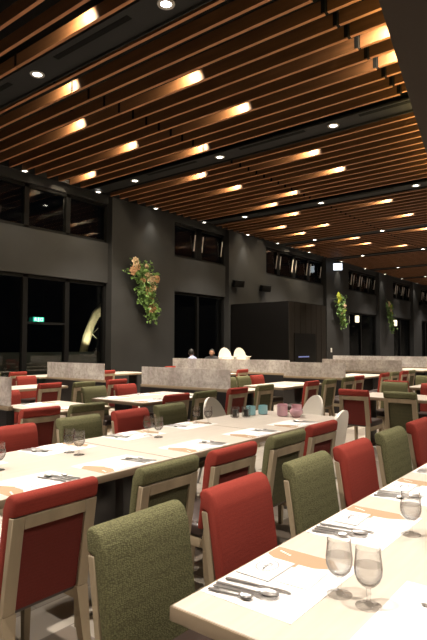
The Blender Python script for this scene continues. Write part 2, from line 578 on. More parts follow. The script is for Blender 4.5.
# bulkhead over the right of the room
ZB = 5.2
bm = new_bm()
prism(bm, [(U0, bulk_v(U0)), (14.0, bulk_v(14.0)), (U1, bulk_v(14.0)), (U1, V0), (U0, V0)], ZB, ZC + 0.56)
structure('ceiling_bulkhead', bm, M['bulk'])
# warm cove strip along the top of the bulkhead's edge
d = Vector((14.0 - 1.0, bulk_v(14.0) - bulk_v(1.0), 0))
ld = bpy.data.lights.new('cove_light', 'AREA'); ld.shape = 'RECTANGLE'; ld.size = d.length; ld.size_y = 0.05
ld.energy = P_COVE; ld.color = (1.0, 0.74, 0.28)
o = bpy.data.objects.new('cove_light', ld); COL.objects.link(o)
mid = Vector((7.5, bulk_v(7.5) + 0.05, ZB + 0.45))
zdir = -Vector((-0.1, 0.55, 1.0)).normalized()
xdir = d.normalized(); xdir = (xdir - zdir * xdir.dot(zdir)).normalized(); ydir = zdir.cross(xdir)
o.matrix_world = Matrix.Translation(mid) @ Matrix((xdir, ydir, zdir)).transposed().to_4x4()

# ------------------------------------------------ lamps in the ceiling
def build_downlight():
    t = empty('ceiling_downlight')
    bm = new_bm(); lathe(bm, [(0.075, 0.0), (0.115, 0.0), (0.12, 0.012), (0.10, 0.02), (0.075, 0.02)], n=24, cap0=False, cap1=False); make('trim_ring', bm, M['trim'], t)
    bm = new_bm(); lathe(bm, [(0.0765, 0.012), (0.0765, 0.016)], n=24); make('lens', bm, M['lens'], t)
    return t
downlight = Kind(build_downlight)
ORD = ['first', 'second', 'third', 'fourth', 'fifth', 'sixth', 'seventh', 'eighth', 'ninth', 'tenth', 'eleventh', 'twelfth', 'thirteenth']
CHN = ['', 'nearest', 'second', 'third', 'fourth', 'fifth', 'sixth', 'seventh', 'eighth']
for ci, c in enumerate(CH):
    k = 0
    for v in (10.65, 7.70, 4.75, 1.75, -1.2, -4.2):
        if v < bulk_v(c) + 0.2: 
            continue
        z = ZC + 0.019
        if seen((c, v, z), 4):
            t = downlight.put((c, v, z))
            tag(t, 'round downlight in the %s dark ceiling channel, %s from the window wall' % (CHN[ci], ORD[k]), 'downlight', 'downlights in the dark ceiling channels')
            k += 1
        spot((c, v, z - 0.02), (c, v, 0), P_DOWN, 96, 0.7, WARM, 0.07)
k = 0
for u in (2.6, 5.05, 7.56, 9.95, 12.33, 14.83, 17.6, 19.9, 22.74, 26.33, 29.5, 32.6, 35.7, 38.8):
    z = ZC - 0.02
    if seen((u, 12.18, z), 2):
        t = downlight.put((u, 12.18, z)); t.scale = (0.8, 0.8, 1)
        tag(t, 'small lit wall washer close to the window wall, %s from the left' % (ORD[k] if k < 13 else 'last'), 'downlight', 'wall washers along the window wall')
        k += 1
    spot((u, 12.12, z - 0.03), (u, 12.3, 0), P_WALL, 70, 0.8, (1.0, 0.90, 0.74), 0.04)
# unseen downlights added in the bulkhead to brighten the front table
for u, v in ((1.6, -0.6), (4.4, -0.2), (1.6, -3.4), (4.4, -3.2), (7.8, 0.3), (7.8, -3.0), (11.5, 0.8), (15.5, 1.2), (19.5, 1.2)):
    spot((u, v, ZB - 0.03), (u, v, 0), P_DOWN * 0.5, 92, 0.7, WARM, 0.07)
    t = downlight.put((u, v, ZB - 0.021))
    tag(t, 'unseen lit downlight added in the brown bulkhead for more light', 'downlight', 'unseen downlights added in the bulkhead')

def build_accent():
    t = empty('accent_spotlight')
    bm = new_bm(); lathe(bm, [(0.045, 0.0), (0.05, 0.0), (0.05, 0.12), (0.02, 0.13)], n=14, cap0=False); make('can', bm, M['can'], t)
    bm = new_bm(); lathe(bm, [(0.044, 0.012), (0.044, 0.016)], n=14); make('lens', bm, M['acclens'], t)
    return t
accent = Kind(build_accent)
ACC = {'first': [(4.53, 6.07), (6.63, 6.0), (8.05, 6.03), (10.99, 6.06), (12.45, 6.1), (14.8, 6.12), (16.28, 6.2), (18.6, 6.25), (21.24, 6.4)],
       'second': [(5.59, 7.9), (9.2, 7.95), (13.57, 8.06), (24.1, 8.3)],
       'third': [(6.69, 9.12), (8.13, 9.13), (10.92, 9.2), (12.36, 9.1), (14.59, 9.25), (16.09, 9.3), (18.31, 9.25), (21.06, 9.3), (22.5, 9.4), (25.0, 9.5)],
       'fourth': [(8.85, 11.5), (17.48, 10.67), (19.04, 10.64), (21.58, 11.6)],
       'right': [(8.25, 2.98), (7.5, 2.9)]}
for row, pts in ACC.items():
    for i, (u, v) in enumerate(pts):
        # the lamp sits on the near side of the slat it washes, between two slats
        s = min((x for x in SLATS if x > u - 0.12), key=lambda x: abs(x - u))
        x = s - 0.235
        t = accent.put((x, v - 0.22, ZC + 0.20), 0)
        if row == 'right': lab = 'warm accent lamp washing the short slat ends beside the bulkhead, %s' % ('the farther' if i == 0 else 'the nearer')
        else: lab = 'warm accent lamp between slats, %s lamp in the %s row counted from the bulkhead' % (ORD[i], row)
        tag(t, lab, 'spotlight', 'accent lamps between the ceiling slats')
        spot((x, v - 0.22, ZC + 0.195), (x + 0.32, v + 0.05, ZC + 0.02), P_ACC, 150, 1.0, AMBER, 0.03)

# ================================================================== WALL THINGS
# exit sign on the transom of the window
t = empty('exit_sign', (8.34, WALL + 0.045, 2.14)); t.scale = (0.72, 1, 0.66)
bm = new_bm(); box(bm, (0, 0, 0.085), (0.44, 0.04, 0.18), bev=0.006); make('sign_box', bm, M['exitg'], t)
bm = new_bm()
yy = -0.023
for x0 in (-0.02, 0.11):      # two square characters and the running figure
    if x0 < 0:
        for zz, wd in ((0.135, 0.07), (0.085, 0.09), (0.035, 0.11)): box(bm, (x0, yy, zz), (0.012, 0.004, 0.06)); box(bm, (x0, yy, zz - 0.015), (wd, 0.004, 0.012))
    else:
        box(bm, (x0, yy, 0.135), (0.09, 0.004, 0.014)); box(bm, (x0, yy, 0.035), (0.09, 0.004, 0.014))
        box(bm, (x0 - 0.04, yy, 0.085), (0.013, 0.004, 0.11)); box(bm, (x0 + 0.04, yy, 0.085), (0.013, 0.004, 0.11))
make('lettering', bm, M['exitw'], t, False)
bm = new_bm()
box(bm, (-0.145, yy, 0.142), (0.022, 0.004, 0.022), bev=0.004)
box(bm, (-0.150, yy, 0.098), (0.028, 0.004, 0.055), Matrix.Rotation(R(15), 3, 'Y'))
box(bm, (-0.128, yy, 0.052), (0.018, 0.004, 0.06), Matrix.Rotation(R(-35), 3, 'Y')); box(bm, (-0.172, yy, 0.055), (0.018, 0.004, 0.06), Matrix.Rotation(R(40), 3, 'Y'))
box(bm, (-0.122, yy, 0.105), (0.05, 0.004, 0.014), Matrix.Rotation(R(25), 3, 'Y')); box(bm, (-0.178, yy, 0.105), (0.045, 0.004, 0.014), Matrix.Rotation(R(-30), 3, 'Y'))
make('running_figure', bm, M['exitw'], t, False)
tag(t, 'glowing green exit sign on the dark window at far left', 'exit sign')

# white lit sign hanging from the ceiling by the third pillar
t = empty('hanging_sign', (25.5, 12.0, 5.42))
rot = Matrix.Rotation(R(-60), 3, 'Z')
bm = new_bm(); box(bm, (0, 0, 0.16), (0.44, 0.08, 0.34), rot, 0.01); make('sign_box', bm, M['signw'], t)
bm = new_bm(); box(bm, (0, 0, 0.345), (0.48, 0.11, 0.03), rot); tube(bm, [(0, 0, 0.35), (0, 0, 0.56)], 0.015); make('bracket', bm, M['can'], t)
tag(t, 'white glowing box sign hung below the slats by a pillar', 'sign')

def build_speaker():
    t = empty('wall_speaker')
    bm = new_bm(); box(bm, (0, -0.20, 0.0), (0.44, 0.24, 0.26), Matrix.Rotation(R(14), 3, 'X'), 0.02); make('cabinet', bm, M['speaker'], t)
    bm = new_bm(); box(bm, (0, -0.323, -0.030), (0.38, 0.008, 0.20), Matrix.Rotation(R(14), 3, 'X'), 0.003); make('grille', bm, M['can'], t)
    bm = new_bm(); box(bm, (0, -0.015, 0.0), (0.10, 0.03, 0.16)); box(bm, (0, -0.06, 0.0), (0.04, 0.1, 0.05)); make('bracket', bm, M['can'], t)
    return t
speaker = Kind(build_speaker)
tag(speaker.put((17.0, 12.35, 3.92), R(-25)), 'black wall speaker above the black box room, left one of two', 'speaker', 'black wall speakers')
tag(speaker.put((18.95, 12.35, 3.90), R(-25)), 'black wall speaker above the black box room, right one of two', 'speaker', 'black wall speakers')
tag(speaker.put((40.0, 12.35, 4.55), R(-25)), 'black wall speaker on the last pillar at the far right', 'speaker', 'black wall speakers')

# black box room in front of the second pillar
t = empty('pantry_kiosk', (18.12, 11.06, 0))
bm = new_bm(); box(bm, (0, 0, 1.55), (2.9, 2.56, 3.1)); make('body', bm, M['box'], t, False)
bm = new_bm()
for i in range(7): box(bm, (-1.25 + i * 0.416, -1.295, 1.55), (0.395, 0.03, 3.06))
make('front_cladding', bm, M['boxp'], t, False)
bm = new_bm(); box(bm, (-0.30, -1.325, 1.3), (1.6, 0.03, 1.3)); make('dark_screen', bm, M['box'], t, False)
bm = new_bm(); box(bm, (-0.45, -1.345, 1.08), (0.8, 0.012, 0.045)); make('display_strip', bm, M['bluelit'], t, False)
tag(t, 'black box room standing out from the grey wall between pillars', 'kiosk')

bm = new_bm(); box(bm, (25.25, 12.29, 1.27), (0.14, 0.02, 0.22), bev=0.004)
tag(make('wall_switch', bm, M['switch']), 'small white switch plate low on the third grey pillar', 'switch')

def build_sconce():
    t = empty('wall_sconce')
    bm = new_bm(); lathe(bm, [(0.10, -0.19), (0.115, -0.17), (0.115, 0.17), (0.10, 0.19)], (0, -0.17, 0), 14); make('lamp_shade', bm, M['sconce'], t)
    bm = new_bm(); box(bm, (0, -0.03, 0), (0.1, 0.06, 0.5)); box(bm, (0, -0.08, -0.215), (0.12, 0.16, 0.03)); make('wall_plate', bm, M['can'], t)
    return t
sconce = Kind(build_sconce)
tag(sconce.put((28.95, 12.64, 3.02)), 'small cream glowing sconce on the dark window left of the last flower arrangement', 'sconce', 'glowing sconces on the windows')
tag(sconce.put((34.68, 12.5, 2.98)), 'small cream glowing sconce right of the last flower arrangement', 'sconce', 'glowing sconces on the windows')

def flowers(loc, h, lean, pts, label, seed, palette, n_leaf):
    """hanging arrangement: a trailing mass of leaves with large blooms"""
    rnd = random.Random(seed)
    t = empty('wall_flowers', loc)
    bm = new_bm()
    def spine(f): return Vector((lean * (f ** 1.5), -0.14, -h * f))
    for i in range(n_leaf):
        f = rnd.random() ** 0.8
        wd = 0.52 * (1 - 0.72 * f) + 0.06
        p = spine(f) + Vector((rnd.gauss(0, wd * 0.5), -abs(rnd.gauss(0, 0.09)), rnd.gauss(0, 0.10)))
        p.y = min(p.y, -0.04)
        L = rnd.uniform(0.09, 0.19); Wd = L * rnd.uniform(0.25, 0.42)
        d = Vector((rnd.gauss(0, 0.7), -abs(rnd.gauss(0.3, 0.3)), rnd.gauss(-0.35, 0.5))).normalized()
        s = d.cross(Vector((rnd.gauss(0, 1), rnd.gauss(0, 1), rnd.gauss(0, 1)))).normalized()
        nn = d.cross(s)
        a = bm.verts.new(p); b1 = bm.verts.new(p + d * L * 0.45 + s * Wd + nn * 0.012); b2 = bm.verts.new(p + d * L * 0.45 - s * Wd + nn * 0.012)
        c = bm.verts.new(p + d * L); mid_ = bm.verts.new(p + d * L * 0.5 - nn * 0.012)
        bm.faces.new((a, b1, mid_)); bm.faces.new((b1, c, mid_)); bm.faces.new((c, b2, mid_)); bm.faces.new((b2, a, mid_))
    for k in range(6):
        f = rnd.uniform(0.1, 0.8)
        p = spine(f); tube(bm, [Vector((0, -0.02, 0)), Vector((p.x * 0.5 + rnd.gauss(0, .06), -0.08, p.z * 0.5)), p], 0.012, 5)
    fo = make('foliage', bm, M['leaf'], t, False); fo['kind'] = 'stuff'
    for i, (px, pz, r) in enumerate(pts):
        bm = new_bm()
        c = Vector((px, -0.24 - r * 0.25, pz))
        for ring, (cnt, open_, sc_) in enumerate(((8, 0.95, 1.0), (7, 0.6, 0.8), (5, 0.25, 0.55))):
            for q in range(cnt):
                ang = 2 * PI * (q + 0.5 * ring) / cnt + rnd.uniform(-.15, .15)
                rad = Vector((math.cos(ang), 0, math.sin(ang)))
                out = Vector((0, -1, 0))
                tip = c + rad * r * open_ * sc_ + out * r * (1.0 - open_) * 0.9
                base = c + out * r * 0.05
                side = rad.cross(out) * r * 0.42 * sc_
                m_ = (base + tip) / 2 + out * r * 0.22
                v = [bm.verts.new(x) for x in (base, m_ + side, tip + side * .3, tip - side * .3, m_ - side)]
                ce = bm.verts.new((base + tip) / 2 + out * r * 0.08)
                for z in range(5): bm.faces.new((v[z], v[(z + 1) % 5], ce))
        bmesh.ops.create_icosphere(bm, subdivisions=1, radius=r * 0.22, matrix=Matrix.Translation(c + Vector((0, -r * 0.15, 0))))
        make('flower', bm, M[palette[i % len(palette)]], t, True, 60)
    tag(t, label, 'flower arrangement', 'hanging flower arrangements on the pillars')
    return t
flowers((11.66, 12.35, 4.10), 1.62, 0.50,
        [(-0.33, -0.02, .17), (-0.42, -0.30, .16), (-0.22, -0.16, .13), (0.20, -0.38, .13), (0.32, -0.50, .20), (0.62, -0.46, .15), (0.25, -0.86, .19), (0.42, -1.42, .20), (0.50, -0.75, .12), (0.02, -0.55, .13), (0.38, -1.12, .12), (0.18, -0.10, .10)],
        'large hanging arrangement of peach flowers and leaves on the nearest grey pillar', 3, ['cream', 'petal', 'petal', 'cream', 'cream', 'petal', 'petal', 'petal'], 900)
flowers((26.0, 12.35, 4.15), 1.55, 0.40, [(-0.35, -0.05, .2), (-0.15, -0.20, .17), (0.32, -0.55, .2), (0.38, -0.8, .16), (0.15, -1.0, .15), (0.3, -1.25, .14), (-0.3, -0.38, .12)],
        'hanging lime and green arrangement on the middle pillar beside the black box room', 5, ['lime', 'lime', 'cream', 'lime', 'petal'], 480)
flowers((33.1, 12.35, 4.25), 1.7, 0.45, [(-0.25, -0.15, .2), (0.1, -0.25, .17), (0.25, -0.7, .17), (0.4, -1.3, .17), (0.1, -0.5, .15)],
        'hanging leafy arrangement on the farthest pillar between two glowing sconces', 8, ['cream', 'lime', 'lime', 'petal'], 420)

# lit tree trunk outside the left window
t = empty('tree', (11.22, 14.5, -0.11))
bm = new_bm()
tube(bm, [(-0.12, 0, 0.0), (-0.02, 0, 0.9), (0.08, 0, 1.45), (0.22, 0, 1.9), (0.38, 0, 2.3), (0.56, 0, 2.65), (0.85, 0, 2.86), (1.25, 0.1, 3.02), (1.8, 0.2, 3.1)], [.16, .13, .13, .15, .13, .15, .20, .23, .21], 10); make('trunk', bm, M['bark'], t)
bm = new_bm(); tube(bm, [(0.22, 0, 1.95), (0.45, -0.05, 2.05), (0.62, -0.08, 2.2)], [.03, .02, .01], 6); tube(bm, [(0.3, 0, 2.1), (0.6, -.02, 1.85)], [.02, .01], 6); make('branch', bm, M['bark'], t)
tag(t, 'pale bent tree trunk lit up outside the left dark window', 'tree')
spot((10.7, 13.7, 1.45), (11.9, 14.5, 2.3), 210, 60, 0.5, (1.0, 0.9, 0.68), 0.05)

# ================================================================== FURNITURE
def build_chair(colour):
    cm = M[colour]
    t = empty('dining_chair')
    # seat cushion and frame
    bm = new_bm()
    box(bm, (0, 0.0, 0.44), (0.41, 0.45, 0.075), bev=0.022, seg=3)
    make('seat', bm, M['vinyl'], t)
    bm = new_bm()
    box(bm, (0, 0.205, 0.375), (0.36, 0.025, 0.055), bev=0.003)
    for s in (-1, 1): box(bm, (s * 0.185, 0.0, 0.375), (0.025, 0.42, 0.055), bev=0.003)
    make('seat_frame', bm, M['oak'], t)
    # cushioned backrest: front pad rolling over the top of the frame
    def yb(z): return -0.185 - (z - 0.44) * 0.155          # front plane of the back
    prof = [(yb(0.45) + 0.012, 0.45), (yb(0.84) + 0.020, 0.84), (yb(0.885) + 0.006, 0.885), (yb(0.90) - 0.022, 0.902),
            (yb(0.90) - 0.050, 0.898), (yb(0.88) - 0.066, 0.88), (yb(0.81) - 0.066, 0.815), (yb(0.81) - 0.036, 0.812), (yb(0.45) - 0.030, 0.45)]
    bm = new_bm(); extrude_profile(bm, prof, -0.206, 0.206, 0.013, 3)
    make('backrest', bm, cm, t)
    # wooden frame seen from behind
    def bar(bm, x0, x1, z0, z1, y_off, th):
        pr = [(yb(z0) - y_off, z0), (yb(z1) - y_off, z1), (yb(z1) - y_off - th, z1), (yb(z0) - y_off - th, z0)]
        extrude_profile(bm, pr, x0, x1, 0.003, 1)
    bm = new_bm()
    bar(bm, -0.2055, -0.150, 0.42, 0.812, 0.032, 0.030); bar(bm, 0.150, 0.2055, 0.42, 0.812, 0.032, 0.030)
    bar(bm, -0.150, 0.150, 0.757, 0.812, 0.032, 0.030)
    make('back_frame', bm, M['oak'], t)
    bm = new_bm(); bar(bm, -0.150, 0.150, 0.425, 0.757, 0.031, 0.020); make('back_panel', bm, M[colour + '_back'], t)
    # legs
    for s in (-1, 1):
        bm = new_bm()
        x = s * 0.180
        rings = []
        for z, y, hw in ((0.0, 0.20, 0.014), (0.375, 0.20, 0.021)):
            rings.append([(x - hw, y - hw, z), (x + hw, y - hw, z), (x + hw, y + hw, z), (x - hw, y + hw, z)])
        loft(bm, rings); make('leg', bm, M['oak'], t, False)
        bm = new_bm(); rings = []
        for z, y, hx, hy in ((0.0, -0.285, 0.014, 0.016), (0.22, -0.243, 0.021, 0.022), (0.42, yb(0.42) - 0.047, 0.0295, 0.015)):
            xx = s * (0.2055 - hx)
            rings.append([(xx - hx, y - hy, z), (xx + hx, y - hy, z), (xx + hx, y + hy, z), (xx - hx, y + hy, z)])
        loft(bm, rings); make('leg', bm, M['oak'], t, False)
    return t
red_chair = Kind(lambda: build_chair('red'))
green_chair = Kind(lambda: build_chair('green'))
def chair(colour, u, v, face, label, group, jit=0.0):
    """u, v: rear top edge of the back (the edge that shows); face: heading the sitter looks to"""
    a = {'+v': 0.0, '-v': PI, '+u': -PI / 2, '-u': PI / 2}[face] + R(jit)
    off = 0.275
    d = Vector((-math.sin(a), math.cos(a), 0))
    o = (red_chair if colour == 'red' else green_chair).put((u + d.x * off, v + d.y * off, 0), a)
    tag(o, label, 'chair', group)
    return o

def table(u0, u1, v0, v1, label, along_v=False, group=None, cat='table'):
    """cream top with oak edging on two black slab legs"""
    t = empty('dining_table', ((u0 + u1) / 2, (v0 + v1) / 2, 0))
    L, D = u1 - u0, v1 - v0
    bm = new_bm(); box(bm, (0, 0, 0.7365), (L - 0.012, D - 0.012, 0.027), bev=0.002, seg=1); make('tabletop', bm, M['top'], t)
    bm = new_bm()
    for s in (-1, 1):
        box(bm, (0, s * (D / 2 - 0.006), 0.7275), (L, 0.012, 0.041), bev=0.003, seg=2)
        box(bm, (s * (L / 2 - 0.006), 0, 0.7275), (0.012, D, 0.041), bev=0.003, seg=2)
    box(bm, (0, 0, 0.714), (L - 0.02, D - 0.02, 0.016))
    make('edge_band', bm, M['edge'], t)
    for s in (-1, 1):
        bm = new_bm()
        if along_v: box(bm, (0, s * (D / 2 - 0.13), 0.37), (L * 0.34, 0.07, 0.67), bev=0.004)
        else: box(bm, (s * (L / 2 - 0.13), 0, 0.37), (0.07, D * 0.27, 0.67), bev=0.004)
        make('leg', bm, M['black'], t)
        bm = new_bm()
        if along_v: box(bm, (0, s * (D / 2 - 0.13), 0.018), (L * 0.42, 0.14, 0.035), bev=0.004)
        else: box(bm, (s * (L / 2 - 0.13), 0, 0.018), (0.14, D * 0.34, 0.035), bev=0.004)
        make('base_plate', bm, M['black'], t)
    tag(t, label, 'table', group)
    return t

# ---- front table (right foreground)
G1 = 'tables joined into the front row'
table(1.13, 2.58, 0.02, 1.055, 'cream dining table at right, nearest the camera with a bare corner', group=G1)
table(2.584, 4.0, 0.02, 1.055, 'cream dining table next along the front row, cut by the right frame edge', group=G1)
table(4.004, 5.4, 0.02, 1.055, 'cream dining table at the end of the front row, hidden right of frame', group=G1)
GF = 'chairs along the front table'
chair('green', 1.32, 1.37, '-v', 'olive green chair in the foreground, nearest the camera beside the front table corner', GF)
chair('red', 1.89, 1.37, '-v', 'red chair right of the nearest olive chair, at the front table', GF)
chair('green', 2.53, 1.37, '-v', 'olive chair third from the corner along the front table', GF)
chair('red', 3.08, 1.36, '-v', 'red chair fourth from the corner along the front table', GF)
chair('green', 3.71, 1.36, '-v', 'olive chair fifth from the corner along the front table', GF)
chair('red', 4.33, 1.36, '-v', 'red chair cut by the right frame edge at the front table', GF)
# ---- second long table
T2A, T2B = 2.385, 3.42
G2 = 'tables joined into the second row'
table(-0.2, 1.196, T2A, T2B, 'cream table at the left end of the second row, mostly out of frame', group=G2)
table(1.2, 2.596, T2A, T2B, 'cream second row table above the large red chair, cut by the left frame edge', group=G2)
table(2.6, 3.896, T2A, T2B, 'cream table in the middle of the second row, behind the olive and red chair backs', group=G2)
table(3.9, 5.15, T2A, T2B, 'cream table at the right end of the second row holding blue and pink glasses', group=G2)
GN = 'chairs on the near side of the second row'
chair('red', 1.36, 1.93, '+v', 'large red chair seen from behind in the lower left corner', GN)
chair('green', 2.0, 1.88, '+v', 'olive chair seen from behind, just right of the large red one', GN)
chair('red', 2.54, 1.87, '+v', 'red chair seen from behind at the middle of the second row', GN)
chair('green', 3.15, 1.87, '+v', 'olive chair seen from behind, below the pink glasses', GN)
chair('red', 3.72, 1.90, '+v', 'red chair seen from behind, left of the standing white high chair', GN)
GO = 'chairs on the far side of the second row'
chair('red', 2.15, 3.60, '-v', 'red chair facing the camera at the left frame edge, far side of second row', GO)
chair('green', 2.80, 3.64, '-v', 'olive chair facing the camera behind the left water goblets', GO)
chair('red', 3.39, 3.66, '-v', 'red chair facing the camera behind the middle water goblets', GO)
chair('green', 3.96, 3.70, '-v', 'olive chair facing the camera left of the white high chair arch', GO)

# ---- third row: small tables with screens between
ROW3 = 'small tables of the third row'
V3A, V3B = 4.97, 6.0
table(3.50, 4.35, 5.05, 6.1, 'small cream table at the left edge, right of a glass screen end', group=ROW3)
table(4.82, 6.28, V3A, V3B, 'small cream table left of the middle, before the wide glass screen', group=ROW3)
table(7.15, 7.72, V3A, 5.5, 'small cream table mostly hidden behind the red chair near the blue glasses', group=ROW3)
table(8.10, 9.60, V3A - 0.1, 5.72, 'small cream table with black legs right of the middle, behind the pink glasses', group=ROW3)
table(11.9, 13.5, V3A, V3B, 'small cream table behind the right glass screen end', group=ROW3)
table(16.2, 17.9, V3A, V3B, 'small cream table farthest right, before the last glass screens', group=ROW3)
G3 = 'chairs on the near side of the third row'
n3 = 4.40
chair('red', 2.97, n3 + .05, '+v', 'red chair seen from behind at left, before the table by the screen end', G3)
chair('green', 3.48, n3, '+v', 'olive chair seen from behind at left, right of a red one', G3)
chair('red', 4.83, n3, '+v', 'red chair seen from behind at the table before the wide glass screen', G3)
chair('green', 5.38, n3, '+v', 'olive chair seen from behind, directly behind the white high chair arch', G3)
chair('red', 6.10, n3, '+v', 'red chair seen from behind, above the clear candle glasses', G3)
chair('green', 6.80, n3, '+v', 'olive chair seen from behind, above the blue candle glass', G3)
chair('red', 8.05, 4.28, '+v', 'red chair seen from behind, above the white high chair at the table end', G3)
chair('green', 8.66, 4.25, '+v', 'olive chair seen from behind, right end of the table above the high chair', G3)
chair('green', 9.50, 4.28, '+v', 'small olive chair seen from behind, just beyond the right screen end', G3)
chair('red', 10.02, 4.30, '+v', 'small red chair seen from behind, above the tall red chair right of middle', G3)
chair('red', 11.40, 4.30, '+v', 'tiny red chair left in the far right cluster', G3)
chair('green', 12.0, 4.30, '+v', 'tiny olive chair second in the far right cluster', G3)
chair('red', 12.65, 4.30, '+v', 'tiny red chair third in the far right cluster', G3)
chair('green', 13.15, 4.30, '+v', 'tiny olive chair fourth in the far right cluster', G3)
G4 = 'chairs on the far side of the third row'
f3 = 6.15
chair('red', 3.75, 6.42, '-v', 'red chair facing the camera at far left behind the screen end table', G4)
chair('green', 4.98, f3, '-v', 'olive chair facing the camera at the left end of the third row middle table', G4)
chair('red', 5.58, f3, '-v', 'red chair facing the camera behind the middle table of the third row', G4)
chair('green', 7.98, 5.98, '-v', 'olive chair facing the camera above the red chair near the blue glasses', G4)
chair('green', 8.46, 5.98, '-v', 'olive chair facing the camera behind the left end of the table with black legs', G4)
chair('red', 8.94, 5.98, '-v', 'red chair facing the camera behind the table with black legs', G4)

# ---- tables at right beyond the second row
G5 = 'tables set crosswise at the right'
table(7.42, 8.22, 1.9, 3.30, 'cream table set crosswise behind the tall red and dark olive chairs at right', True, G5)
table(9.62, 10.42, 1.6, 3.25, 'cream table set crosswise at the right frame edge, the farther one', True, G5)
G6 = 'chairs at the crosswise tables'
chair('red', 6.80, 2.99, '+u', 'tall red chair seen squarely from behind right of middle', G6)
chair('green', 6.80, 2.37, '+u', 'dark olive chair seen squarely from behind right of the tall red one', G6)
chair('green', 8.55, 3.06, '-u', 'olive chair facing the camera beyond the crosswise table', G6)
chair('red', 8.55, 2.44, '-u', 'red chair facing the camera at the right frame edge beyond the crosswise table', G6)
chair('red', 9.00, 3.20, '+u', 'red chair back showing just above the olive chair beyond the crosswise table', G6)
chair('green', 10.75, 3.22, '-u', 'olive chair at the right frame edge beyond the farther crosswise table', G6)

# ---- fourth row
V4A, V4B = 7.95, 8.9
G7 = 'small tables of the fourth row'
table(4.6, 6.05, V4A + .25, V4B + .1, 'far cream table at left, below the small glass screen by the windows', group=G7)
table(10.3, 11.7, V4A + .35, V4B + .3, 'far cream table seen between the high chair stack and the middle screen', group=G7)
table(7.3, 8.5, 11.0, 11.9, 'farthest cream table at left beside the windows', group=G7)
table(9.0, 10.5, 10.6, 11.6, 'farthest cream table before the nearest flower pillar', group=G7)
G8 = 'chairs of the rows beside the windows'
chair('red', 5.02, 7.28, '+v', 'red chair seen from behind at the far left table', G8)
chair('green', 5.55, 7.1, '+v', 'olive chair seen from behind at the far left table, below the small screen', G8)
chair('red', 6.30, 7.15, '+v', 'dark red chair between the small screen and the middle table', G8)
chair('red', 5.88, 9.3, '-v', 'bright red chair facing the camera behind the far left table', G8)
chair('red', 6.72, 10.95, '+v', 'farthest red chair at the far left, beside the windows', G8)
chair('green', 6.05, 10.9, '+v', 'farthest olive chair cut by the left frame edge', G8)
chair('red', 8.52, 10.0, '+v', 'small red chair just right of the small glass screen', G8)
chair('red', 11.35, 10.6, '+v', 'tiny red chair top peeking over the wide glass screen', G8)
chair('red', 10.95, 7.75, '+v', 'tiny red chair right of the wide glass screen end', G8)

# ---- glass screens on low black walls
def screen(u, va, vb, top, label):
    t = empty('glass_screen', (u, (va + vb) / 2, 0))
    L = vb - va
    bm = new_bm(); box(bm, (0, 0, (top + 0.78) / 2), (0.02, L, top - 0.78), bev=0.002, seg=1); make('glass_panel', bm, M['screen'], t)
    bm = new_bm(); box(bm, (0, 0, 0.755), (0.06, L + 0.01, 0.05), bev=0.003); make('rail', bm, M['edge'], t)
    bm = new_bm(); box(bm, (0, 0, 0.365), (0.10, L, 0.73), bev=0.004); make('low_wall', bm, M['black'], t)
    tag(t, label, 'screen', 'etched glass screens between tables')
screen(3.42, 5.72, 7.4, 1.115, 'etched glass screen cut by the left frame edge')
screen(6.95, 5.16, 7.2, 1.10, 'wide etched glass screen left of middle, behind a cream table')
screen(7.25, 8.62, 10.6, 1.115, 'small etched glass screen at far left below the dark windows')
screen(11.9, 6.95, 11.0, 1.115, 'long etched glass screen below the seated people and white high chairs')
screen(10.95, 5.0, 6.55, 1.105, 'etched glass screen right of middle, ending above the tall red chair')
screen(14.4, 4.95, 7.3, 1.10, 'etched glass screen beyond the tall red chair, nearer of the far pair')
screen(18.2, 4.6, 8.8, 1.13, 'farthest etched glass screen along the right, below the sconces')

